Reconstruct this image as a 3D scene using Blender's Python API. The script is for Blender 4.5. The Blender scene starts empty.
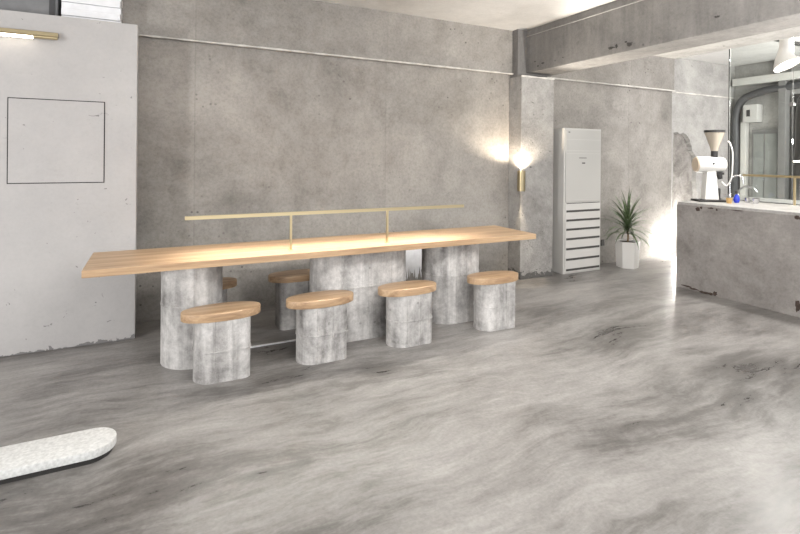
import bpy, bmesh, math, random
from mathutils import Vector, Matrix
random.seed(7)
PI = math.pi
scene = bpy.context.scene
COL = scene.collection

# ------------------------------------------------------------------ camera
cam_data = bpy.data.cameras.new('camera')
cam = bpy.data.objects.new('camera', cam_data)
COL.objects.link(cam)
cam_data.sensor_width = 36.0
cam_data.lens = 489.45 / 800 * 36
cam_data.shift_y = -(267 - 156.37) / 800
cam_data.clip_start = 0.05
cam.matrix_world = (Matrix.Translation((0, 0, 1.4)) @ Matrix.Rotation(math.radians(-26.46), 4, 'Z')
                    @ Matrix.Rotation(math.radians(90), 4, 'X') @ Matrix.Rotation(math.radians(0.5), 4, 'Z'))
scene.camera = cam

# ------------------------------------------------------------------ world, exposure, lights
scene.view_settings.view_transform = 'Standard'
scene.view_settings.look = 'None'
scene.view_settings.gamma = 1
scene.view_settings.use_curve_mapping = False
scene.view_settings.exposure = 0.16
world = bpy.data.worlds.new('world')
scene.world = world
world.use_nodes = True
world.node_tree.nodes['Background'].inputs[0].default_value = (0.93, 0.96, 1.0, 1)
world.node_tree.nodes['Background'].inputs[1].default_value = 1.1


def area(name, loc, target, sx, sy, power, color=(1, 1, 1), spread=180):
    l = bpy.data.lights.new(name, 'AREA')
    l.shape = 'RECTANGLE'
    l.size, l.size_y = sx, sy
    l.energy = power
    l.color = color
    l.spread = math.radians(spread)
    o = bpy.data.objects.new(name, l)
    o.location = loc
    d = Vector(target) - Vector(loc)
    o.rotation_euler = d.to_track_quat('-Z', 'Y').to_euler()
    COL.objects.link(o)
    return o


def spot(name, loc, target, power, angle, blend=0.3, color=(1, 1, 1), radius=0.02):
    l = bpy.data.lights.new(name, 'SPOT')
    l.energy = power
    l.spot_size = math.radians(angle)
    l.spot_blend = blend
    l.color = color
    l.shadow_soft_size = radius
    o = bpy.data.objects.new(name, l)
    o.location = loc
    d = Vector(target) - Vector(loc)
    o.rotation_euler = d.to_track_quat('-Z', 'Y').to_euler()
    COL.objects.link(o)
    return o


# unseen area lights added: soft fill from behind the camera, assumed light from left
area('front_fill', (0.5, -3.6, 1.7), (1.2, 4, 1.2), 7.0, 2.4, 70, (0.97, 0.98, 1.0))
area('assumed_left_light', (-3.7, 0.6, 1.3), (0.8, 4.2, 0.9), 0.45, 1.2, 120, (1.0, 0.99, 0.97))
# unseen fill added to brighten room, ceiling and back room; assumed light over counter
area('room_fill', (1.9, 1.5, 2.45), (2.2, 3.2, 0), 3.2, 0.2, 42, (1.0, 0.985, 0.965))
area('ceiling_fill', (1.9, 1.5, 2.47), (1.9, 1.5, 3), 3.2, 0.2, 48, (1.0, 0.985, 0.965))
area('ceiling_fill_rear', (2.0, -1.2, 2.3), (2.0, -1.0, 3), 4.0, 0.3, 50, (1.0, 0.985, 0.965))
area('assumed_bar_light', (5.65, 0.9, 2.8), (5.65, 1.4, 0), 0.3, 1.8, 55, (1.0, 0.985, 0.97))
area('back_room_fill', (7.1, 2.3, 2.8), (7.3, 3.4, 0), 1.2, 1.6, 90, (1.0, 0.985, 0.97))
area('back_room_ceiling_fill', (7.1, 1.8, 1.9), (7.3, 2.6, 3), 1.2, 1.0, 80, (1.0, 0.985, 0.97))
# unseen fill spot added to brighten the beam underside, outside the view
spot('beam_fill', (4.05, 0.5, 0.95), (4.06, 2.15, 2.4), 480, 62, .7, (1, .97, .92), .05)


# ------------------------------------------------------------------ materials
def lin(c):
    return tuple(((v / 255) / 12.92 if v / 255 <= 0.04045 else ((v / 255 + 0.055) / 1.055) ** 2.4) for v in c) + (1,)


def new_mat(name):
    m = bpy.data.materials.new(name)
    m.use_nodes = True
    nt = m.node_tree
    return m, nt, nt.nodes['Principled BSDF']


def plain(name, rgb, rough=0.5, metal=0.0, emit=None, estr=0.0, noise=0.0, scale=20):
    m, nt, b = new_mat(name)
    b.inputs['Base Color'].default_value = lin(rgb)
    b.inputs['Roughness'].default_value = rough
    b.inputs['Metallic'].default_value = metal
    if noise:
        g = nt.nodes.new('ShaderNodeNewGeometry')
        n = nt.nodes.new('ShaderNodeTexNoise'); n.inputs['Scale'].default_value = scale
        n.inputs['Detail'].default_value = 6
        r = nt.nodes.new('ShaderNodeValToRGB')
        r.color_ramp.elements[0].position = .3
        r.color_ramp.elements[1].position = .7
        c = lin(rgb)
        r.color_ramp.elements[0].color = tuple(v * (1 - noise) for v in c[:3]) + (1,)
        r.color_ramp.elements[1].color = tuple(min(1, v * (1 + noise)) for v in c[:3]) + (1,)
        nt.links.new(g.outputs['Position'], n.inputs['Vector'])
        nt.links.new(n.outputs['Fac'], r.inputs['Fac'])
        nt.links.new(r.outputs['Color'], b.inputs['Base Color'])
    if emit:
        b.inputs['Emission Color'].default_value = lin(emit)
        b.inputs['Emission Strength'].default_value = estr
    return m


def ramp(nt, fac, stops):
    r = nt.nodes.new('ShaderNodeValToRGB')
    cr = r.color_ramp
    cr.elements[0].position, cr.elements[0].color = stops[0]
    cr.elements[1].position, cr.elements[1].color = stops[-1]
    for p, c in stops[1:-1]:
        e = cr.elements.new(p); e.color = c
    nt.links.new(fac, r.inputs['Fac'])
    return r.outputs['Color']


def noise(nt, vec, scale, detail=6, rough=0.6, dist=0.0):
    n = nt.nodes.new('ShaderNodeTexNoise')
    n.inputs['Scale'].default_value = scale
    n.inputs['Detail'].default_value = detail
    n.inputs['Roughness'].default_value = rough
    n.inputs['Distortion'].default_value = dist
    nt.links.new(vec, n.inputs['Vector'])
    return n


def mapping(nt, vec, scale=(1, 1, 1), rot=(0, 0, 0), loc=(0, 0, 0)):
    mp = nt.nodes.new('ShaderNodeMapping')
    mp.inputs['Scale'].default_value = scale
    mp.inputs['Rotation'].default_value = rot
    mp.inputs['Location'].default_value = loc
    nt.links.new(vec, mp.inputs['Vector'])
    return mp.outputs[0]


def mix(nt, fac, a, b, mode='MIX'):
    m = nt.nodes.new('ShaderNodeMix'); m.data_type = 'RGBA'; m.blend_type = mode
    for sock, v in ((m.inputs[0], fac), (m.inputs[6], a), (m.inputs[7], b)):
        if isinstance(v, (int, float)): sock.default_value = v
        elif isinstance(v, tuple): sock.default_value = v
        else: nt.links.new(v, sock)
    return m.outputs[2]


def math_n(nt, op, a, b=None, clamp=False):
    m = nt.nodes.new('ShaderNodeMath'); m.operation = op; m.use_clamp = clamp
    for i, v in enumerate((a, b)):
        if v is None: continue
        if isinstance(v, (int, float)): m.inputs[i].default_value = v
        else: nt.links.new(v, m.inputs[i])
    return m.outputs[0]


G = lambda v: (v, v, v, 1)


def concrete(name, dark, light, scale=1.2, pits=0.5, bump=0.15, rough=0.75, panels=0.0, streak=0.0, contrast=1.0, peel=0.0, pit_scale=13, grit=.45):
    m, nt, b = new_mat(name)
    g = nt.nodes.new('ShaderNodeNewGeometry'); P = g.outputs['Position']
    n1 = noise(nt, P, scale, 8, 0.65, 0.6)
    n2 = noise(nt, P, scale * 7, 6, 0.7)
    w = 0.16 / contrast
    f = math_n(nt, 'ADD', math_n(nt, 'MULTIPLY', n1.outputs['Fac'], 0.72), math_n(nt, 'MULTIPLY', n2.outputs['Fac'], 0.28))
    if streak:
        n4 = noise(nt, mapping(nt, P, (9, 9, .9)), 1.3, 5, .6, .4)
        f = math_n(nt, 'ADD', math_n(nt, 'MULTIPLY', f, 1 - streak), math_n(nt, 'MULTIPLY', n4.outputs['Fac'], streak))
    col = ramp(nt, f, [(0.5 - w, lin(dark)), (0.5 + w, lin(light))])
    if panels:
        sx = nt.nodes.new('ShaderNodeSeparateXYZ'); nt.links.new(mapping(nt, P, (1 / 1.83, 1, 1), (0, 0, 0), (0.84, 0, 0)), sx.inputs[0])
        fx = math_n(nt, 'FLOOR', sx.outputs['X'])
        wn = nt.nodes.new('ShaderNodeTexWhiteNoise'); wn.noise_dimensions = '1D'; nt.links.new(fx, wn.inputs['W'])
        col = mix(nt, panels, col, ramp(nt, wn.outputs['Value'], [(0, G(.55)), (1, G(1))]), 'MULTIPLY')
        fr = math_n(nt, 'FRACT', sx.outputs['X'])
        ln = ramp(nt, fr, [(0, G(.82)), (.006, G(1))])
        col = mix(nt, 1.0, col, ln, 'MULTIPLY')
    gr_ = noise(nt, P, 42, 4, .75)
    col = mix(nt, grit, col, ramp(nt, gr_.outputs['Fac'], [(.36, G(.72)), (.56, G(1))]), 'MULTIPLY')
    st = noise(nt, P, 2.6, 9, .78, .3)
    col = mix(nt, grit * .9, col, ramp(nt, st.outputs['Fac'], [(.34, G(.62)), (.45, G(1)), (.60, G(1)), (.7, G(1.12))]), 'MULTIPLY')
    # air holes left by the casting, gathered in loose clusters
    v = nt.nodes.new('ShaderNodeTexVoronoi'); v.inputs['Scale'].default_value = pit_scale; nt.links.new(P, v.inputs['Vector'])
    pm = ramp(nt, v.outputs['Distance'], [(.09, G(1)), (.16, G(0))])
    cl = ramp(nt, noise(nt, P, 1.1, 4, .7).outputs['Fac'], [(.5, G(0)), (.64, G(1))])
    pm = mix(nt, 1.0, pm, cl, 'MULTIPLY')
    col = mix(nt, math_n(nt, 'MULTIPLY', pm, pits), col, tuple(c * .35 for c in lin(dark)[:3]) + (1,))
    if peel:
        sz = nt.nodes.new('ShaderNodeSeparateXYZ'); nt.links.new(P, sz.inputs[0])
        low = math_n(nt, 'SUBTRACT', 1.0, math_n(nt, 'DIVIDE', sz.outputs['Z'], peel), True)
        pn = noise(nt, mapping(nt, P, (1, 1, 1.4)), 13, 4, .6, 1.0).outputs['Fac']
        pk = ramp(nt, math_n(nt, 'ADD', math_n(nt, 'MULTIPLY', low, .35), pn), [(.69, G(0)), (.72, G(1))])
        col = mix(nt, pk, col, tuple(c * .5 for c in lin(dark)[:3]) + (1,))
    nt.links.new(col, b.inputs['Base Color'])
    b.inputs['Roughness'].default_value = rough
    b.inputs['Specular IOR Level'].default_value = 0.3
    n3 = noise(nt, P, scale * 22, 8, .7)
    hh = math_n(nt, 'SUBTRACT', math_n(nt, 'ADD', n3.outputs['Fac'], n1.outputs['Fac']), pm)
    bp = nt.nodes.new('ShaderNodeBump'); bp.inputs['Strength'].default_value = bump; bp.inputs['Distance'].default_value = 0.02
    nt.links.new(hh, bp.inputs['Height']); nt.links.new(bp.outputs[0], b.inputs['Normal'])
    return m


def wood(name):
    m, nt, b = new_mat(name)
    g = nt.nodes.new('ShaderNodeNewGeometry'); P = g.outputs['Position']
    n1 = noise(nt, mapping(nt, P, (.7, 16, 16)), 1.2, 6, .6, .8)
    n2 = noise(nt, mapping(nt, P, (3, 90, 90)), 1.0, 4, .7)
    f = math_n(nt, 'ADD', math_n(nt, 'MULTIPLY', n1.outputs['Fac'], .7), math_n(nt, 'MULTIPLY', n2.outputs['Fac'], .3))
    col = ramp(nt, f, [(.34, lin((142, 113, 86))), (.5, lin((177, 147, 115))), (.66, lin((198, 170, 137)))])
    nt.links.new(col, b.inputs['Base Color'])
    b.inputs['Roughness'].default_value = .42
    bp = nt.nodes.new('ShaderNodeBump'); bp.inputs['Strength'].default_value = .06; bp.inputs['Distance'].default_value = .01
    nt.links.new(f, bp.inputs['Height']); nt.links.new(bp.outputs[0], b.inputs['Normal'])
    return m


def floor_material():
    m, nt, b = new_mat('trowelled microcement')
    g = nt.nodes.new('ShaderNodeNewGeometry'); P = g.outputs['Position']
    wv = noise(nt, P, 0.7, 4, .55)
    off = nt.nodes.new('ShaderNodeVectorMath'); off.operation = 'MULTIPLY_ADD'
    nt.links.new(wv.outputs['Color'], off.inputs[0]); off.inputs[1].default_value = (.5, .5, 0); nt.links.new(P, off.inputs[2])
    V = off.outputs[0]
    a = noise(nt, mapping(nt, V, (.6, 1.7, 1), (0, 0, -.12)), 1.15, 10, .6, .35)
    c = noise(nt, mapping(nt, V, (1.0, 5.5, 1), (0, 0, -.05)), 2.4, 12, .74, .15)
    d = noise(nt, mapping(nt, P, (1, 1, 1), (0, 0, 0), (3.1, 1.7, 0)), .42, 3, .5, .2)
    h_ = noise(nt, mapping(nt, V, (1, 1.8, 1)), 9, 8, .75)
    f = math_n(nt, 'ADD', math_n(nt, 'ADD', math_n(nt, 'MULTIPLY', a.outputs['Fac'], .42), math_n(nt, 'MULTIPLY', c.outputs['Fac'], .25)), math_n(nt, 'ADD', math_n(nt, 'MULTIPLY', d.outputs['Fac'], .20), math_n(nt, 'MULTIPLY', h_.outputs['Fac'], .13)))
    col = ramp(nt, f, [(.40, lin((78, 75, 73))), (.455, lin((106, 103, 100))), (.51, lin((136, 133, 130))), (.60, lin((164, 161, 158)))])
    sp = noise(nt, P, 55, 3, .6)
    col = mix(nt, .5, col, ramp(nt, sp.outputs['Fac'], [(.35, G(.75)), (.6, G(1))]), 'MULTIPLY')
    nt.links.new(col, b.inputs['Base Color'])
    r = ramp(nt, f, [(.4, G(.26)), (.6, G(.42))])
    nt.links.new(r, b.inputs['Roughness'])
    b.inputs['Specular IOR Level'].default_value = .45
    bp = nt.nodes.new('ShaderNodeBump'); bp.inputs['Strength'].default_value = .12; bp.inputs['Distance'].default_value = .01
    nt.links.new(math_n(nt, 'ADD', f, math_n(nt, 'MULTIPLY', sp.outputs['Fac'], .2)), bp.inputs['Height'])
    nt.links.new(bp.outputs[0], b.inputs['Normal'])
    return m


def glass_material():
    m = bpy.data.materials.new('clear glass'); m.use_nodes = True
    nt = m.node_tree; nt.nodes.clear()
    out = nt.nodes.new('ShaderNodeOutputMaterial')
    t = nt.nodes.new('ShaderNodeBsdfTransparent'); t.inputs[0].default_value = (.93, .95, .94, 1)
    gl = nt.nodes.new('ShaderNodeBsdfGlossy'); gl.inputs['Roughness'].default_value = 0.02
    fr = nt.nodes.new('ShaderNodeFresnel'); fr.inputs[0].default_value = 1.45
    mx = nt.nodes.new('ShaderNodeMixShader')
    nt.links.new(fr.outputs[0], mx.inputs[0]); nt.links.new(t.outputs[0], mx.inputs[1]); nt.links.new(gl.outputs[0], mx.inputs[2])
    nt.links.new(mx.outputs[0], out.inputs[0])
    return m


M = {}
M['wall'] = concrete('raw concrete wall', (126, 122, 117), (170, 165, 159), .75, .85, .3, .8, panels=.2, pit_scale=13, contrast=1.15)
M['wall_bright'] = concrete('pale concrete wall', (134, 132, 129), (176, 174, 170), .9, .5, .2, .8, contrast=1.2, peel=.1)
M['pillar'] = concrete('pillar concrete', (132, 129, 126), (176, 173, 169), 1.6, .4, .5, .8, peel=.16, contrast=1.2)
M['beam'] = concrete('beam concrete', (102, 100, 98), (136, 133, 130), 1.2, .95, .25, .85, pit_scale=12, streak=.3, contrast=1.1)
M['ceiling'] = concrete('ceiling concrete', (198, 196, 193), (224, 222, 219), .9, .25, .1, .9, grit=.2)
M['plaster'] = concrete('smooth plaster', (168, 165, 164), (182, 179, 177), .8, .12, .07, .85, peel=.04, grit=.12)
M['leg'] = concrete('cast leg concrete', (112, 109, 107), (226, 223, 220), 2.8, .5, .22, .5, streak=.34, contrast=1.2)
M['counter'] = concrete('counter concrete', (128, 123, 120), (172, 167, 163), 1.3, .5, .2, .7, contrast=1.1)
M['countertop'] = concrete('worktop concrete', (150, 148, 145), (190, 188, 185), 3, .4, .15, .45)
M['rough'] = concrete('broken concrete', (110, 106, 102), (168, 163, 158), 5, .7, .6, .9, pit_scale=22)
M['lip'] = plain('pale lit lip', (196, 192, 186), .8, noise=.2, scale=14)  # pale colour stands in for light on the ledge underside
M['white_slab'] = plain('pale terrazzo', (206, 206, 204), .5, noise=.16, scale=70)
M['floor'] = floor_material()
M['wood'] = wood('light oak')
M['brass'] = plain('brushed brass', (206, 188, 150), .3, 1.0)
M['brass_dull'] = plain('aged brass', (168, 154, 124), .35, 1.0)
M['led'] = plain('warm led diffuser', (255, 240, 214), .5, 0, (255, 250, 242), 120)
M['led_lamp'] = plain('wall lamp diffuser', (255, 248, 232), .5, 0, (255, 244, 224), 9)
M['white'] = plain('white enamel', (226, 224, 220), .35)
M['ac_white'] = plain('off-white plastic', (196, 194, 190), .45)
M['ac_panel'] = plain('pale grey plastic', (184, 182, 178), .35)
M['beige'] = plain('beige enamel', (206, 188, 166), .35)
M['dark'] = plain('dark grey', (44, 42, 41), .5)
M['slot'] = plain('shadow grey plastic', (70, 68, 66), .6)
M['chrome'] = plain('chrome', (214, 214, 216), .12, 1.0)
M['steel'] = plain('dark steel', (92, 90, 90), .28, .9)
M['grey_metal'] = plain('grey painted metal', (112, 111, 109), .5, noise=.1, scale=8)
M['light_metal'] = plain('light grey painted metal', (188, 186, 181), .5)
M['duct'] = plain('dull grey duct metal', (120, 120, 121), .5, noise=.12, scale=12)
M['duct_dark'] = plain('dark duct flange', (62, 62, 64), .5)
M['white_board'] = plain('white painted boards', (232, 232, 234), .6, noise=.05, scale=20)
M['glass'] = glass_material()
M['soil'] = plain('potting soil', (62, 48, 38), .9, noise=.5, scale=60)
M['leaf'] = plain('green leaf', (92, 108, 76), .45, noise=.45, scale=25)
M['bark'] = plain('plant stem', (128, 108, 80), .8)
M['blue'] = plain('blue glass', (44, 62, 190), .15)
M['amber'] = plain('amber cup', (196, 160, 104), .3)
M['dirty_glass'] = plain('frosted grey glazing', (128, 130, 127), .35, noise=.12, scale=5)
M['black_gap'] = plain('shadow gap', (38, 36, 35), .9)


# ------------------------------------------------------------------ mesh helpers
def finish(name, bm, mat, parent=None, smooth=None, bevel=0.0):
    bmesh.ops.recalc_face_normals(bm, faces=bm.faces)
    if bevel:
        bmesh.ops.bevel(bm, geom=[e for e in bm.edges if len(e.link_faces) == 2 and e.calc_face_angle(0) > 0.6],
                        offset=bevel, segments=2, profile=.6, affect='EDGES', clamp_overlap=True)
    me = bpy.data.meshes.new(name)
    bm.to_mesh(me); bm.free()
    me.materials.append(mat)
    if smooth is not None:
        for p in me.polygons: p.use_smooth = True
        me.set_sharp_from_angle(angle=math.radians(smooth))
    o = bpy.data.objects.new(name, me)
    COL.objects.link(o)
    if parent: o.parent = parent
    return o


def box(bm, x0, x1, y0, y1, z0, z1, mtx=None):
    vs = [bm.verts.new((x, y, z)) for z in (z0, z1) for y in (y0, y1) for x in (x0, x1)]
    for f in ((0, 2, 3, 1), (4, 5, 7, 6), (0, 1, 5, 4), (2, 6, 7, 3), (0, 4, 6, 2), (1, 3, 7, 5)):
        bm.faces.new([vs[i] for i in f])
    if mtx: bmesh.ops.transform(bm, matrix=mtx, verts=vs)
    return vs


def bx(*a, mtx=None):
    bm = bmesh.new(); box(bm, *a, mtx=mtx); return bm


def prism(bm, pts, h0, h1, axis='Z'):
    """closed outline pts extruded from h0 to h1 along axis"""
    def P(a, b, h):
        return {'Z': (a, b, h), 'Y': (a, h, b), 'X': (h, a, b)}[axis]
    lo = [bm.verts.new(P(a, b, h0)) for a, b in pts]
    hi = [bm.verts.new(P(a, b, h1)) for a, b in pts]
    bm.faces.new(lo[::-1]); bm.faces.new(hi)
    n = len(pts)
    for i in range(n):
        bm.faces.new((lo[i], lo[(i + 1) % n], hi[(i + 1) % n], hi[i]))
    return lo + hi


def stadium(L, r, n=20, grow=0.0):
    """outline of a stadium, total length L along X, half width r"""
    h = L / 2 - r; r += grow
    pts = []
    for i in range(n + 1):
        a = -PI / 2 + PI * i / n; pts.append((h + r * math.cos(a), r * math.sin(a)))
    for i in range(n + 1):
        a = PI / 2 + PI * i / n; pts.append((-h + r * math.cos(a), r * math.sin(a)))
    return pts


def block_outline(L, r, n=20, grow=0.0):
    """one end fully round, the other squared off with small rounded corners"""
    h = L / 2; c = .045; r += grow; h += grow; pts = []
    for cx_, cy_, a0 in ((h - c, -r + c, -PI / 2), (h - c, r - c, 0)):
        for i in range(7):
            a = a0 + PI / 2 * i / 6; pts.append((cx_ + c * math.cos(a), cy_ + c * math.sin(a)))
    for i in range(n + 1):
        a = PI / 2 + PI * i / n; pts.append((-h + r + r * math.cos(a), r * math.sin(a)))
    return pts


def tube(bm, path, r, n=12, caps=True):
    path = [Vector(p) for p in path]
    rs = r if isinstance(r, (list, tuple)) else [r] * len(path)
    rings = []; up = None
    for i, p in enumerate(path):
        a = path[max(i - 1, 0)]; c = path[min(i + 1, len(path) - 1)]
        t = (c - a).normalized()
        if up is None:
            up = t.orthogonal().normalized()
        up = (up - t * up.dot(t)).normalized()
        s = t.cross(up)
        rings.append([bm.verts.new(p + (up * math.cos(2 * PI * k / n) + s * math.sin(2 * PI * k / n)) * rs[i]) for k in range(n)])
    for A, B in zip(rings, rings[1:]):
        for k in range(n):
            bm.faces.new((A[k], A[(k + 1) % n], B[(k + 1) % n], B[k]))
    if caps:
        bm.faces.new(rings[0][::-1]); bm.faces.new(rings[-1])


def lathe(bm, prof, center=(0, 0, 0), n=32):
    tube(bm, [(center[0], center[1], center[2] + z) for r, z in prof], [max(r, .0005) for r, z in prof], n)


def curve_pts(pts, n=8):
    """Catmull-Rom through pts"""
    P = [Vector(p) for p in pts]; P = [P[0] * 2 - P[1]] + P + [P[-1] * 2 - P[-2]]
    out = []
    for i in range(1, len(P) - 2):
        for k in range(n):
            t = k / n
            out.append(.5 * ((2 * P[i]) + (-P[i - 1] + P[i + 1]) * t + (2 * P[i - 1] - 5 * P[i] + 4 * P[i + 1] - P[i + 2]) * t * t
                             + (-P[i - 1] + 3 * P[i] - 3 * P[i + 1] + P[i + 2]) * t ** 3))
    out.append(P[-2])
    return out


def thing(name, label, cat, loc=(0, 0, 0), rz=0.0, group=None):
    o = bpy.data.objects.new(name, None)
    o.empty_display_size = .1
    COL.objects.link(o)
    o.location = loc; o.rotation_euler = (0, 0, rz)
    return tag(o, label, cat, group)


def tag(o, label, cat, group=None):
    o['label'] = label; o['category'] = cat
    if group: o['group'] = group
    return o


def struct(name, bm, mat, **k):
    o = finish(name, bm, mat, **k); o['kind'] = 'structure'; return o


def copy_tree(o, parent=None):
    c = o.copy(); COL.objects.link(c)
    if parent: c.parent = parent
    for ch in list(o.children): copy_tree(ch, c)
    return c


# ------------------------------------------------------------------ the setting
CZ = 2.89      # ceiling
LZ = 2.385     # ledge
WY = 4.61      # face of the back wall
struct('floor', bx(-4.2, 8.6, -4.2, 5.1, -.12, 0), M['floor'])
struct('ceiling', bx(-4.2, 8.6, -4.2, 5.1, CZ, CZ + .15), M['ceiling'])
struct('wall_back', bx(-4.0, 6.70, WY, WY + .28, 0, CZ), M['wall'])
bm = bmesh.new(); box(bm, -4.0, 3.80, WY - .035, WY, LZ, CZ); box(bm, 4.2, 6.70, WY - .035, WY, LZ, CZ)
struct('trim_1', bm, M['wall'])


def lip(name, x0, x1, y, z, h=.02, d=.02, seed=1):
    """long uneven lip along X, coloured pale like a lit ledge underside"""
    rnd = random.Random(seed); bm = bmesh.new()
    n = max(2, int((x1 - x0) / .08)); prev = None
    for i in range(n + 1):
        x = x0 + (x1 - x0) * i / n; a = h * rnd.uniform(.6, 1.25); b_ = d * rnd.uniform(.7, 1.2)
        ring = [bm.verts.new((x, yy, zz)) for yy, zz in ((y, z - a / 2), (y - b_, z - a / 2), (y - b_, z + a / 2), (y, z + a / 2))]
        if prev:
            for k in range(4): bm.faces.new((prev[k], prev[(k + 1) % 4], ring[(k + 1) % 4], ring[k]))
        else: bm.faces.new(ring[::-1])
        prev = ring
    bm.faces.new(prev)
    return struct(name, bm, M['lip'])


lip('trim_2', -.9, 3.74, WY - .03, LZ - .006, .015, .03, 1)
lip('trim_3', 4.22, 6.70, WY - .03, LZ - .006, .016, .03, 2)
lip('trim_4', 6.72, 8.25, WY + .03, LZ - .01, .018, .02, 3)

# wall beyond the recess, with a broken-out opening in its lower left
rnd = random.Random(4)
edge = [(6.77, 0), (6.77, .5), (6.76, .9), (6.785, 1.2), (6.77, 1.5), (6.79, 1.78), (6.86, 1.80), (6.93, 1.77), (7.02, 1.785), (7.10, 1.75),
        (7.16, 1.70), (7.19, 1.62), (7.21, 1.60), (7.23, 1.52), (7.30, 1.46), (7.31, 1.36), (7.33, 1.3), (7.32, 1.1), (7.345, .9), (7.33, .6), (7.34, .3), (7.33, 0)]
jag = []
for (a, b), (c, d) in zip(edge, edge[1:]):
    for k in range(5):
        t = k / 5; j = .006
        jag.append((a + (c - a) * t + (rnd.uniform(-j, j) if (k or b) else 0), b + (d - b) * t + (rnd.uniform(-j, j) if b + (d - b) * t > .03 else 0)))
jag.append(edge[-1])
bm = bmesh.new(); prism(bm, [(6.70, 0)] + jag + [(8.5, 0), (8.5, CZ), (6.70, CZ)], WY + .03, WY + .10, 'Y')
struct('wall_back_right', bm, M['wall_bright'])
struct('wall_niche', bx(6.70, 7.5, WY + .10, WY + .28, 0, 2.0), M['rough'])
# far wall of the back bar
struct('wall_right', bx(8.3, 8.5, 1.0, WY + .03, 0, CZ), M['wall_bright'])
struct('wall_left', bx(-4.15, -4.0, -4.2, -.2, 0, CZ), M['plaster'])

# pillar and ceiling beam
struct('pillar', bx(3.73, 4.22, 4.39, WY, 0, LZ - .05), M['pillar'], bevel=.008)
bm = bmesh.new(); box(bm, 3.745, 4.2, 4.48, WY, LZ - .05, CZ)
struct('trim_5', bm, M['beam'])
lip('trim_6', 3.725, 4.225, 4.395, LZ - .052, .016, .012, 5)
bm = bmesh.new()
box(bm, 3.87, 4.245, -1.0, 4.5, LZ, CZ)
struct('ceiling_beam', bm, M['beam'], bevel=.008)
struct('ceiling_soffit', bx(4.245, 4.63, -1.0, 3.15, LZ + .01, CZ), M['wall_bright'], bevel=.006)
struct('trim_7', bx(3.855, 3.87, -1.0, 4.48, CZ - .083, CZ - .077), M['wall_bright'])

bm = bmesh.new(); rnd = random.Random(21)
for y, z, w, h in ((3.28, 2.45, .10, .03), (3.22, 2.455, .03, .04), (3.08, 2.445, .07, .045), (3.12, 2.475, .03, .02), (3.9, 2.47, .02, .015), (4.2, 2.46, .05, .02), (4.28, 2.44, .03, .02), (4.33, 2.5, .02, .02), (2.3, 2.5, .05, .02)):
    pts = [(y + w / 2 * rnd.uniform(.5, 1.1) * math.cos(2 * PI * k / 12), z + h / 2 * rnd.uniform(.5, 1.1) * math.sin(2 * PI * k / 12)) for k in range(12)]
    prism(bm, pts, 3.867, 3.875, 'X')
struct('trim_10', bm, plain('dark casting hole', (62, 60, 58), .95))

# plastered partition on the left
part = struct('wall_partition', bx(-4.0, -.134, 4.21, 4.38, 0, 2.381), M['plaster'], bevel=.006)

# ------------------------------------------------------------------ the big table
TY0, TY1, TX0, TX1, TZ = 3.36, 3.955, -.384, 3.035, .72
tb = thing('communal_table', 'very long oak-topped table standing on three oval concrete blocks', 'table', ((TX0 + TX1) / 2, 3.66, 0))
cx, cy = (TX0 + TX1) / 2, 3.66
finish('tabletop', bx(TX0 - cx, TX1 - cx, TY0 - cy, TY1 - cy, TZ - .045, TZ), M['wood'], tb, bevel=.003)


def cast_block(L, r, h, seam_z, verticals, seed, square=False):
    """stadium-shaped concrete casting with proud formwork seams"""
    rnd = random.Random(seed); bm = bmesh.new()
    outline = block_outline if square else stadium
    prism(bm, outline(L, r, 24), 0, h)
    for z in seam_z:
        pts = outline(L, r, 24, .005)
        lo = [bm.verts.new((x, y, z - .004 + rnd.uniform(-.002, .002))) for x, y in pts]
        hi = [bm.verts.new((x, y, z + .004 + rnd.uniform(-.002, .003))) for x, y in pts]
        n = len(pts)
        bm.faces.new(lo[::-1]); bm.faces.new(hi)
        for i in range(n): bm.faces.new((lo[i], lo[(i + 1) % n], hi[(i + 1) % n], hi[i]))
    for x in verticals:
        for s in (-1, 1):
            y = s * r
            box(bm, x - .003, x + .003, min(y, y + s * .004), max(y, y + s * .004), 0, h)
    return bm


for x0, x1, seed in ((.034, .425, 1), (1.065, 1.860, 2), (2.066, 2.585, 3)):
    L = x1 - x0
    vs = [-(L / 2 - .2), L / 2 - .2] + ([0] if L > .7 else [])
    lg = finish('leg', cast_block(L, .2, TZ - .045, (.40,), vs, seed), M['leg'], tb, smooth=40)
    lg.location = ((x0 + x1) / 2 - cx, 0, 0)

# brass light bar standing on the table
lb = thing('brass_light_bar', 'thin brass light bar on two posts standing along the long oak table', 'lamp', (1.27, 3.5, TZ))
bm = bmesh.new()
prism(bm, [(-.012, .250), (-.010, .250), (-.010, .268), (.010, .268), (.010, .250), (.012, .250), (.012, .274), (-.012, .274)], .17 - 1.27, 2.35 - 1.27, 'X')
finish('bar', bm, M['brass'], lb)
finish('diffuser', bx(.19 - 1.27, 2.33 - 1.27, -.0098, .0098, .2505, .267), M['led'], lb)
for x in (.87, 1.635):
    p = finish('post', bx(-.008, .008, -.008, .008, 0, .262), M['brass'], lb, bevel=.002)
    p.location = (x - 1.27, 0, 0)
    f_ = finish('foot', bx(-.016, .016, -.016, .016, 0, .006), M['brass'], p, bevel=.002)


# ------------------------------------------------------------------ stools
def make_stool():
    t = thing('stool', 'x', 'stool')
    pts = []
    for k in range(72):
        a = 2 * PI * k / 72; c, s_ = math.cos(a), math.sin(a)
        pts.append((.24 * math.copysign(abs(c) ** .92, c), .118 * math.copysign(abs(s_) ** .92, s_)))
    bm = bmesh.new(); prism(bm, pts, .376, .426)
    finish('seat', bm, M['wood'], t, smooth=40, bevel=.005)
    finish('base', cast_block(.335, .11, .376, (.19,), (-.055, .055), 9, square=True), M['leg'], t, smooth=40)
    return t


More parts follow.
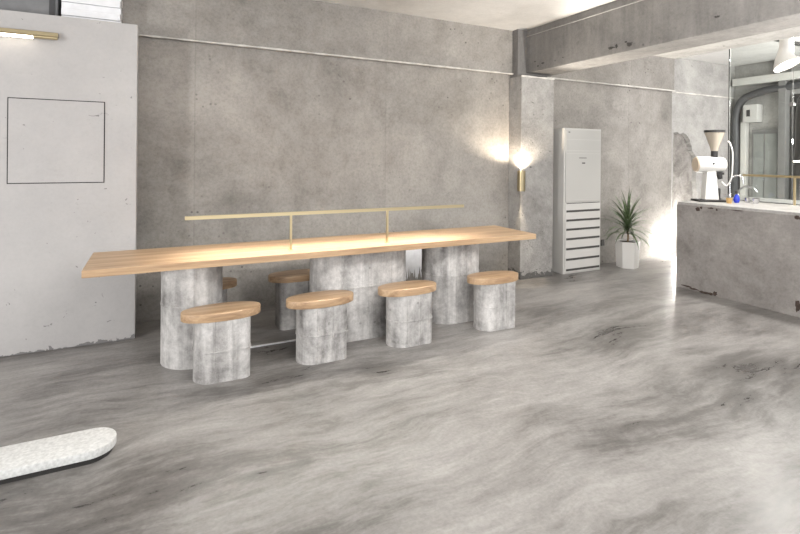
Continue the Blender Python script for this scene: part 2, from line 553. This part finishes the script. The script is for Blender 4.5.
stool = make_stool()
rows = [((.38, 3.29), 'oak-seated concrete stool nearest the camera, below the left table leg'),
        ((1.03, 3.29), 'oak-seated concrete stool standing before the left end of the wide middle table leg'),
        ((1.712, 3.29), 'oak-seated concrete stool before the gap between the middle and right table legs'),
        ((2.51, 3.29), 'oak-seated concrete stool farthest right, before the right table leg'),
        ((1.06, 4.02), 'shaded oak-seated stool behind the table, seen left of the middle leg'),
        ((.335, 4.02), 'oak-seated stool behind the table, mostly hidden by the left leg')]
for i, ((x, y), lab) in enumerate(rows):
    s = stool if i == 0 else copy_tree(stool)
    s.location = (x, y, 0)
    s.rotation_euler.z = (.0, .02, .0, -.03, PI, PI)[i]
    tag(s, lab, 'stool', 'oak and concrete stools around the table')

# ------------------------------------------------------------------ low slab, bottom left
sl = thing('low_slab_bench', 'low pale speckled stone slab with a rounded end lying on the floor', 'bench', (-1.11, 2.69, 0))
bm = bmesh.new(); prism(bm, stadium(1.9, .108, 24), .025, .062)
finish('slab', bm, M['white_slab'], sl, smooth=40, bevel=.003)
bm = bmesh.new(); prism(bm, stadium(1.87, .097, 24), 0, .025)
b_ = finish('plinth', bm, M['dark'], sl, smooth=40)

# ------------------------------------------------------------------ on the left partition
ap = thing('access_panel', 'square flush plaster access panel with a dark outline on the left wall', 'panel', (-.63, 4.21, 1.485))
finish('shadow_gap', bx(-.288, .288, -.003, 0, -.298, .298), M['black_gap'], ap)
finish('cover', bx(-.282, .282, -.006, -.003, -.292, .292), M['plaster'], ap, bevel=.001)

wl = thing('linear_wall_lamp', 'long brass linear lamp with a glowing tube on the left wall', 'lamp', (-1.43, 4.21, 2.215))
bm = bmesh.new(); box(bm, -1.2, .80, -.035, 0, .0, .035)
finish('housing', bm, M['brass_dull'], wl, bevel=.002)
bm = bmesh.new(); tube(bm, [(-1.2, -.045, -.006), (.80, -.045, -.006)], .012, 12)
finish('reflector', bm, M['brass'], wl, smooth=40)
bm = bmesh.new(); tube(bm, [(-1.2, -.052, -.014), (.66, -.052, -.014)], .0105, 12)
finish('tube', bm, M['led_lamp'], wl, smooth=40)

# behind the partition
wb = thing('white_board_casing', 'white horizontally boarded casing above the left wall, under the ceiling', 'casing', (-.42, 4.44, 2.381))
bm = bmesh.new()
for k in range(6):
    o_ = .012 * (k % 2)
    box(bm, -.22, .165 - o_ * .5, -.06 - o_, .12, .0 + k * .05, .048 + k * .05)
box(bm, -.215, .155, -.05, .12, 0, .3)
finish('boards', bm, M['white_board'], wb, bevel=.003)
dt = thing('ventilation_duct', 'grey metal ventilation duct with a dark curved flange above the left wall', 'duct', (-1.2, 4.45, 2.381))
finish('duct_body', bx(-1.2, .53, -.03, .12, 0, .35), M['duct'], dt, bevel=.005)
bm = bmesh.new()
pts = [(-.1 + .42 * math.cos(a), -.05, -.32 + .42 * math.sin(a)) for a in [PI * (.05 + .9 * k / 30) for k in range(31)]]
pts = [p for p in pts if p[2] > .0]
tube(bm, pts, .012, 8)
finish('flange', bm, M['duct_dark'], dt, smooth=40)
finish('joint', bx(.48, .515, -.04, -.03, 0, .35), M['duct_dark'], dt)

# ------------------------------------------------------------------ sconce on the pillar
sc = thing('wall_sconce', 'small cylindrical brass up and down light on the concrete pillar', 'lamp', (3.69, 4.335, 1.135))
bm = bmesh.new(); tube(bm, [(0, 0, -.115), (0, 0, .115)], .045, 28, caps=False)
tube(bm, [(0, 0, -.115), (0, 0, .115)], .042, 28, caps=False)
finish('shade', bm, M['brass_dull'], sc, smooth=40)
finish('bracket', bx(.03, .06, .03, .056, -.05, .05), M['brass_dull'], sc)
for z in (.06, -.06):
    bm = bmesh.new(); tube(bm, [(0, 0, z - .006), (0, 0, z + .006)], .038, 24)
    finish('bulb', bm, plain('sconce bulb', (255, 230, 190), .5, 0, (255, 222, 176), 12), sc, smooth=40)
spot('sconce_uplight', (3.69, 4.335, 1.256), (3.70, 4.36, 3), 34, 155, .5, (1, .86, .68), .03)
spot('sconce_beam_fill', (3.69, 4.33, 1.256), (4.1, 3.35, 2.38), 200, 62, .8, (1, .93, .82), .03)  # second spot added at the sconce to brighten the beam underside
spot('sconce_downlight', (3.69, 4.335, 1.016), (3.71, 4.375, 0), 18, 42, .5, (1, .84, .62), .02)

# ------------------------------------------------------------------ air conditioner
ac = thing('floor_standing_air_conditioner', 'tall white floor-standing air conditioner with horizontal grille slots against the wall', 'air conditioner', (4.675, 4.36, 0))
finish('body', bx(-.305, .315, .012, .20, 0, 1.76), M['ac_white'], ac, bevel=.006)
finish('front_panel', bx(-.285, .30, 0, .012, .87, 1.74), M['ac_panel'], ac, bevel=.003)
finish('lower_grille', bx(-.285, .30, 0, .012, .02, .86), M['ac_white'], ac, bevel=.003)
for z in (.04, .165, .29, .41, .525, .635, .745):
    s = finish('slot', bx(-.27, .285, -.004, 0, 0, .024), M['slot'], ac)
    s.location = (0, 0, z)
finish('panel_line', bx(-.27, .285, -.003, 0, .848, .856), M['slot'], ac)
for z in (1.485, 1.45, 1.62):
    s = finish('crease', bx(-.27, .285, -.002, 0, 0, .005), M['ac_white'], ac); s.location = (0, 0, z)
bm = bmesh.new()
box(bm, -.07, .055, -.002, 0, 1.396, 1.404)
finish('display', bm, M['slot'], ac)
finish('indicator', bx(-.02, .03, -.002, 0, 1.33, 1.345), M['slot'], ac)
bm = bmesh.new(); box(bm, -.25, -.22, -.002, 0, 1.705, 1.715)
finish('badge', bm, M['slot'], ac)

# ------------------------------------------------------------------ plant
pl = thing('potted_plant', 'spiky green dracaena in a faceted white pot beside the air conditioner', 'plant', (5.45, 4.34, 0))
bm = bmesh.new()
n = 6; R0, R1, Hh = .132, .148, .335
rings = []
for r, z in ((R0, 0), (R1, Hh), (R1 - .014, Hh), (R1 - .02, Hh - .03), (.01, Hh - .03)):
    rings.append([bm.verts.new((r * math.cos(2 * PI * k / n + .25), r * math.sin(2 * PI * k / n + .25), z)) for k in range(n)])
for A, B in zip(rings, rings[1:]):
    for k in range(n): bm.faces.new((A[k], A[(k + 1) % n], B[(k + 1) % n], B[k]))
bm.faces.new(rings[0][::-1]); bm.faces.new(rings[-1])
finish('pot', bm, M['white'], pl)
bm = bmesh.new(); lathe(bm, [(.125, .30), (.12, .318), (.06, .328), (.0, .33)], n=12)
finish('soil', bm, M['soil'], pl)
bm = bmesh.new(); tube(bm, curve_pts([(0, 0, .3), (.008, 0, .4), (0, .005, .56)]), .012, 10)
finish('stem', bm, M['bark'], pl, smooth=50)
bm = bmesh.new(); rnd = random.Random(3)
for k in range(66):
    a = k * 2.39996; h0 = .42 + .16 * (k / 66)
    elev = math.radians(8 + 78 * (k / 66) ** 1.1 + rnd.uniform(-8, 8)); ln = rnd.uniform(.42, .56) * (1.0 if k > 12 else .85)
    droop = rnd.uniform(.5, 1.1) * (1 - .75 * (k / 66))
    d = Vector((math.cos(a), math.sin(a), 0)); sd = Vector((-math.sin(a), math.cos(a), 0))
    prev = None; N = 9; p = Vector((0, 0, h0)); e = elev
    for i in range(N + 1):
        t = i / N; wdt = .016 * (math.sin(PI * min(1, t * 1.1 + .12)) ** .6 if t < .97 else .02) * (1 - t * .5)
        up = d * (-math.sin(e)) + Vector((0, 0, math.cos(e)))
        row = [bm.verts.new(p - sd * wdt + up * wdt * .35), bm.verts.new(p), bm.verts.new(p + sd * wdt + up * wdt * .35)]
        for v in row: v.co.y = min(v.co.y, .245)
        if prev:
            for q in range(2): bm.faces.new((prev[q], prev[q + 1], row[q + 1], row[q]))
        prev = row
        p = p + (d * math.cos(e) + Vector((0, 0, math.sin(e)))) * ln / N
        e -= droop / N * 2.1
finish('foliage', bm, M['leaf'], pl, smooth=60)

sk = thing('wall_socket', 'small dark wall outlet low on the wall behind the potted plant', 'socket', (5.30, WY, .28))
finish('plate', bx(-.03, .03, -.012, 0, -.04, .04), M['slot'], sk, bevel=.003)

# floor uplight behind the counter corner
fu = thing('floor_uplight', 'small black floor spotlight at the wall beside the counter corner', 'lamp', (6.55, 4.30, 0))
finish('body', bx(-.04, .04, -.06, .05, 0, .085), M['dark'], fu, bevel=.004)
bm = bmesh.new(); tube(bm, [(0, 0, .085), (0, .01, .12)], [.03, .034], 16)
finish('lamp_head', bm, M['dark'], fu, smooth=40)
bm = bmesh.new(); tube(bm, [(0, .01, .1205), (0, .01, .123)], .028, 16)
finish('lens', bm, M['led_lamp'], fu, smooth=40)
for nm, loc, w in (('floor_uplight_beam', (6.58, 4.40, .19), 30), ('niche_fill', (7.0, 4.36, .45), 22)):  # second point is added fill for the niche, without a fitting
    l = bpy.data.lights.new(nm, 'POINT'); l.energy = w; l.color = (1, .97, .92); l.shadow_soft_size = .02
    o = bpy.data.objects.new(nm, l); o.location = loc; COL.objects.link(o)

# ------------------------------------------------------------------ bar counter
ct = thing('bar_counter', 'massive rough grey concrete bar counter with chipped edges', 'counter', (5.53, 3.45, 0))
rnd = random.Random(11)
bm = bmesh.new()
# front outline with a worn arris, chips along top and bottom
yy = [0 - k * .03 for k in range(0, 96)]
prof = []
body = bx(-.42, .42, -2.9, 0, 0, .905)
finish('counter_body', body, M['counter'], ct, bevel=.006)
bm = bx(-.405, .42, -2.9, -.005, .905, .93)
finish('countertop', bm, M['countertop'], ct, bevel=.004)


def chip(loc, w, h, seed, d=.004):
    rnd = random.Random(seed); bm = bmesh.new()
    pts = []
    for k in range(16):
        a = 2 * PI * k / 16; r = rnd.uniform(.6, 1.1)
        pts.append((w / 2 * r * math.cos(a), h / 2 * r * math.sin(a)))
    prism(bm, pts, -d, .01, 'X')
    o = finish('chip', bm, M['rough_dark'], ct); o.location = loc
    return o


M['rough_dark'] = plain('broken dark edge', (74, 62, 56), .95, noise=.4, scale=60)
for i, (y, z, w, h) in enumerate(((-.235, .872, .05, .05), (-.27, .89, .03, .03), (-.37, .895, .06, .018), (-.43, .885, .02, .025), (-.62, .897, .12, .012), (-1.13, .885, .05, .04),
                                  (-.12, .035, .12, .018), (-.20, .022, .14, .022), (-.30, .012, .12, .03), (-.42, .03, .05, .05), (-.37, .015, .09, .025), (-1.14, .1, .05, .12))):
    chip((-.42, y, z), w, h, i)

# glass screen on the back edge of the counter
gs = thing('glass_screen', 'clear frameless glass screen rising behind the counter', 'glass partition', (5.965, 3.40, 0))
for y0, y1 in ((-.63, -.008), (-1.9, -.64)):
    finish('pane', bx(0, .01, y0, y1, .012, CZ - .012), M['glass'], gs)
finish('edge_post', bx(0, .012, -.006, .004, 0, CZ), M['dark'], gs)
for z in (0, CZ - .014): finish('rail', bx(-.004, .014, -1.9, 0, z, z + .014), M['grey_metal'], gs)
for z in (1.98,):
    bm = bmesh.new(); tube(bm, [(-.02, -.635, z), (.03, -.635, z)], .022, 20)
    finish('clamp', bm, M['chrome'], gs, smooth=40)

# brass rail lamp on the counter
br = thing('brass_counter_lamp', 'thin brass light bar on posts standing on the bar counter', 'lamp', (5.80, 2.3, .93))
bm = bmesh.new()
pr_ = prism(bm, [(-.012, .285), (-.010, .285), (-.010, .30), (.010, .30), (.010, .285), (.012, .285), (.012, .308), (-.012, .308)], -.9, .85, 'Y')
finish('bar', bm, M['brass'], br)
finish('diffuser', bx(-.009, .009, -.88, .83, .292, .299), M['led_lamp'], br)
for y in (.36, -.6):
    p = finish('post', bx(-.009, .009, -.009, .009, 0, .29), M['brass'], br, bevel=.002); p.location = (0, y, 0)
    finish('foot', bx(-.025, .025, -.025, .025, 0, .008), M['white'], p, bevel=.002)

# ------------------------------------------------------------------ grinder
gr = thing('coffee_grinder', 'tall white coffee grinder with glass hopper on the end of the counter', 'coffee grinder', (5.50, 3.335, .93), math.radians(-33.5))
bm = bmesh.new(); box(bm, -.15, .14, -.10, .10, 0, .022)
finish('base_plate', bm, M['dark'], gr, bevel=.006)
bm = bmesh.new()
lo = [(-.07, -.06), (.075, -.06), (.075, .06), (-.07, .06)]; hi = [(-.045, -.05), (.045, -.05), (.045, .05), (-.045, .05)]
A = [bm.verts.new((x, y, .022)) for x, y in lo]; B = [bm.verts.new((x, y, .35)) for x, y in hi]
bm.faces.new(A[::-1]); bm.faces.new(B)
for k in range(4): bm.faces.new((A[k], A[(k + 1) % 4], B[(k + 1) % 4], B[k]))
finish('column', bm, M['white'], gr, bevel=.008)
bm = bmesh.new(); tube(bm, [(-.135, 0, .41), (-.125, 0, .41), (.12, 0, .41), (.145, 0, .41), (.155, 0, .41)], [.085, .09, .084, .074, .06], 36)
finish('motor_housing', bm, M['white'], gr, smooth=40)
bm = bmesh.new(); tube(bm, [(-.150, 0, .41), (-.135, 0, .41)], [.078, .085], 36)
finish('end_cap', bm, M['beige'], gr, smooth=40)
bm = bmesh.new(); tube(bm, [(.0, -.08, .42), (.0, -.096, .42)], .010, 14)
finish('dial', bm, M['dark'], gr, smooth=40)
bm = bmesh.new(); tube(bm, [(.05, 0, .48), (.05, 0, .56)], [.034, .034], 24)
finish('hopper_neck', bm, M['dark'], gr, smooth=40)
bm = bmesh.new(); tube(bm, [(.05, 0, .56), (.05, 0, .60), (.05, 0, .765)], [.034, .042, .098], 36, caps=False)
tube(bm, [(.05, 0, .60), (.05, 0, .765)], [.038, .094], 36, caps=False)
finish('hopper', bm, plain('smoky hopper plastic', (178, 168, 154), .12), gr, smooth=40)
bm = bmesh.new(); tube(bm, [(.05, 0, .765), (.05, 0, .79)], .102, 36)
finish('hopper_lid', bm, M['dark'], gr, smooth=40)
bm = bmesh.new(); tube(bm, [(.085, -.02, .32), (.10, -.03, .25)], [.035, .022], 18); box(bm, .06, .13, -.05, .01, .30, .325)
finish('chute', bm, M['dark'], gr, smooth=40)

# hose, faucet and small things on the counter
bm = bmesh.new()
tube(bm, curve_pts([(5.60, 3.26, 1.15), (5.61, 3.22, 1.11), (5.62, 3.2, 1.13), (5.62, 3.17, 1.2), (5.62, 3.16, 1.32), (5.62, 3.16, 1.48), (5.61, 3.18, 1.57), (5.6, 3.2, 1.6)]), .007, 10)
tag(finish('hose', bm, M['white'], smooth=60), 'white looping hose hanging beside the coffee grinder', 'hose')
fc = thing('counter_faucet', 'chrome gooseneck faucet on the counter right of the coffee grinder', 'faucet', (5.72, 3.24, .93))
bm = bmesh.new(); lathe(bm, [(.03, 0), (.03, .012), (.018, .02), (.018, .08), (.012, .09)], n=20)
finish('base', bm, M['chrome'], fc, smooth=40)
bm = bmesh.new(); tube(bm, curve_pts([(0, 0, .08), (0, 0, .2), (.01, -.02, .27), (.03, -.06, .29), (.05, -.1, .27), (.05, -.11, .2)]), .010, 12)
finish('spout', bm, M['chrome'], fc, smooth=60)
bm = bmesh.new(); tube(bm, [(0, .0, .06), (-.02, .06, .075)], .007, 10)
finish('lever', bm, M['chrome'], fc, smooth=60)
bt = thing('blue_bottle', 'small bottle with a round blue body in front of the faucet', 'bottle', (5.63, 3.12, .93))
bm = bmesh.new(); lathe(bm, [(.02, 0), (.028, .015), (.03, .04), (.025, .06), (.012, .09)], n=24)
finish('bottle_body', bm, M['blue'], bt, smooth=60)
bm = bmesh.new(); lathe(bm, [(.014, .09), (.014, .125), (.008, .13)], n=16)
finish('cap', bm, M['dark'], bt, smooth=60)
bm = bmesh.new(); lathe(bm, [(.022, 0), (.03, .06), (.027, .06), (.02, .01), (.0, .01)], (0, 0, 0), 20)
o = finish('cup', bm, M['amber'], smooth=60); o.location = (5.46, 3.10, .93); tag(o, 'small amber cup at the foot of the coffee grinder', 'cup')
bm = bmesh.new(); lathe(bm, [(.016, 0), (.016, .13), (.012, .14), (.0, .14)], (0, 0, 0), 18)
o = finish('canister', bm, M['dark'], smooth=50); o.location = (5.72, 3.36, .93); tag(o, 'slim black canister behind the amber cup', 'canister')
for i, (x, y) in enumerate(((5.72, 3.06), (5.78, 3.0), (5.70, 2.97))):
    bm = bmesh.new(); lathe(bm, [(.022, 0), (.028, .055), (.026, .055), (.02, .006), (0, .006)], (0, 0, 0), 20)
    o = finish('drinking_glass', bm, M['chrome'], smooth=60); o.location = (x, y, .93)
    tag(o, ('small metal cup on the counter nearest the blue bottle', 'small metal cup nearest the glass screen', 'small metal cup nearest the brass counter lamp')[i], 'cup', 'metal cups by the faucet')
    o.name = 'metal_cup'
ef = thing('sink_faucet', 'low arched chrome faucet behind the glass screen', 'faucet', (6.4, 3.42, .93))
# back worktop that carries it
bw = thing('back_worktop', 'pale worktop on a dark cabinet behind the glass screen', 'worktop', (6.35, 2.6, 0))
finish('cabinet', bx(-.25, .3, -1.5, 1.0, 0, .89), M['grey_metal'], bw)
finish('worktop', bx(-.26, .32, -1.5, 1.0, .89, .93), M['countertop'], bw, bevel=.004)
bm = bmesh.new(); tube(bm, curve_pts([(-.0, .12, 0), (0, .1, .09), (0, .03, .14), (0, -.05, .13), (0, -.1, .08)]), .012, 12)
finish('spout', bm, M['chrome'], ef, smooth=60)
bm = bmesh.new(); lathe(bm, [(.03, 0), (.03, .03), (.015, .05)], (0, .12, 0), 20)
finish('base', bm, M['chrome'], ef, smooth=40)
# ------------------------------------------------------------------ track spotlight
ts = thing('track_spotlight', 'white bell-shaped spotlight hanging over the bar counter', 'spotlight', (5.5, 2.61, CZ))
bm = bmesh.new(); tube(bm, [(0, 0, 0), (0, 0, -.03)], .06, 24)
finish('ceiling_mount', bm, M['white'], ts, smooth=40)
bm = bmesh.new(); tube(bm, [(0, 0, -.03), (0, 0, -.41)], [.045, .05], 24)
finish('stem', bm, M['white'], ts, smooth=40)
bm = bmesh.new(); tube(bm, [(.0, .0, -.40), (0, .005, -.45), (0, .0, -.51), (0, -.02, -.555), (0, -.025, -.565)], [.052, .062, .09, .12, .122], 32, caps=False)
tube(bm, [(.0, .0, -.41), (0, .0, -.51), (0, -.025, -.565)], [.04, .085, .117], 32, caps=False)
finish('shade', bm, M['white'], ts, smooth=40)
bm = bmesh.new(); tube(bm, [(0, -.02, -.535), (0, -.02, -.545)], .09, 24)
finish('lens', bm, M['led_lamp'], ts, smooth=40)
spot('track_spotlight_beam', (5.5, 2.63, 2.28), (5.3, 2.6, 0), 95, 140, .6, (1, .97, .93), .05)
tr = finish('ceiling_track', bx(4.9, 7.9, 3.30, 3.34, CZ - .035, CZ), M['dark'])
tag(tr, 'thin dark lighting track on the ceiling behind the glass screen', 'track')
lt = finish('light_track', bx(5.46, 5.54, 1.2, 3.0, CZ - .001, CZ), M['white']) if 0 else None

# ------------------------------------------------------------------ back room on the right
tk = finish('cable_trunking', bx(8.12, 8.3, 2.2, 4.58, 2.55, 2.66), M['light_metal'], bevel=.004)
tag(tk, 'long pale cable trunking high on the far wall behind glass', 'trunking')
bm = bmesh.new()
tube(bm, curve_pts([(8.2, 2.6, 2.47), (8.2, 3.4, 2.48), (8.2, 3.95, 2.46), (8.2, 4.25, 2.42), (8.2, 4.47, 2.32), (8.2, 4.565, 2.08), (8.2, 4.57, 1.6), (8.2, 4.57, .9), (8.2, 4.57, 0.01)]), .055, 14)
tag(finish('drain_pipe', bm, M['duct_dark'], smooth=60), 'dark curved pipe bending down the far corner behind glass', 'pipe')
jb = thing('junction_box', 'grey electrical box under the pale trunking on the far wall', 'box', (8.22, 4.33, 2.11))
finish('enclosure', bx(-.08, .08, -.10, .10, -.14, .13), M['ac_panel'], jb, bevel=.006)
finish('breaker', bx(-.092, -.08, .0, .045, -.05, .05), M['dark'], jb)
wp = finish('vertical_conduit', bx(8.2, 8.3, 4.42, 4.50, 0, 1.98), M['light_metal'], bevel=.01)
tag(wp, 'wide pale vertical conduit running down from the electrical box', 'conduit')
# dull glazed window and door on the far wall
w1 = struct('window_1', bx(8.25, 8.3, 3.98, 4.36, .3, 1.86), M['grey_metal'])
for y0, y1 in ((4.01, 4.17), (4.19, 4.33)):
    finish('pane', bx(8.24, 8.25, y0, y1, .34, 1.79), M['dirty_glass'], w1)
struct('trim_8', bx(8.15, 8.3, 3.86, 3.96, 0, CZ), M['grey_metal'], bevel=.01)
d1 = struct('door_1', bx(8.24, 8.3, 2.9, 3.82, 0, 2.35), M['dark'])
finish('door_panel', bx(8.22, 8.24, 2.98, 3.76, .1, 2.28), M['steel'], d1)
bm = bmesh.new(); tube(bm, curve_pts([(8.22, 3.66, 1.2), (8.15, 3.66, 1.2), (8.14, 3.66, 1.1), (8.14, 3.66, .95), (8.14, 3.66, .8), (8.15, 3.66, .7), (8.22, 3.66, .7)]), .014, 10)
finish('door_handle', bm, M['chrome'], d1, smooth=60)
# dark polished pendant
pd = thing('pendant_lamp', 'dark polished metal pendant shade at the right edge behind glass', 'lamp', (7.0, 3.12, CZ))
bm = bmesh.new(); tube(bm, [(0, 0, 0), (0, 0, -.7)], .006, 8)
finish('cord', bm, M['dark'], pd)
bm = bmesh.new(); tube(bm, [(0, 0, -.7), (0, 0, -.74), (0, 0, -.95), (0, 0, -1.3), (0, 0, -1.52), (0, 0, -1.55)], [.03, .06, .08, .085, .10, .098], 36, caps=False)
finish('shade', bm, M['steel'], pd, smooth=60)
bm = bmesh.new(); tube(bm, [(0, 0, -1.50), (0, 0, -1.52)], .1, 24)
finish('lens', bm, M['led_lamp'], pd, smooth=60)

cv = finish('floor_strip', bx(.43, 1.06, 3.655, 3.672, 0, .007), M['white_board'])  # pale line on the floor, built as a thin white strip
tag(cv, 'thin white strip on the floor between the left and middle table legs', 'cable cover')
# remains of white plaster low on the back wall, seen between the table legs
rnd = random.Random(8); pts = [(2.34, .45), (2.34, .2)]
for k in range(1, 24):
    pts.append((2.34 + .24 * k / 24, .16 + rnd.uniform(-.08, .09)))
pts += [(2.58, .2), (2.58, .45)]
bm = bmesh.new(); prism(bm, pts, WY - .006, WY, 'Y')
struct('trim_9', bm, M['white_board'])
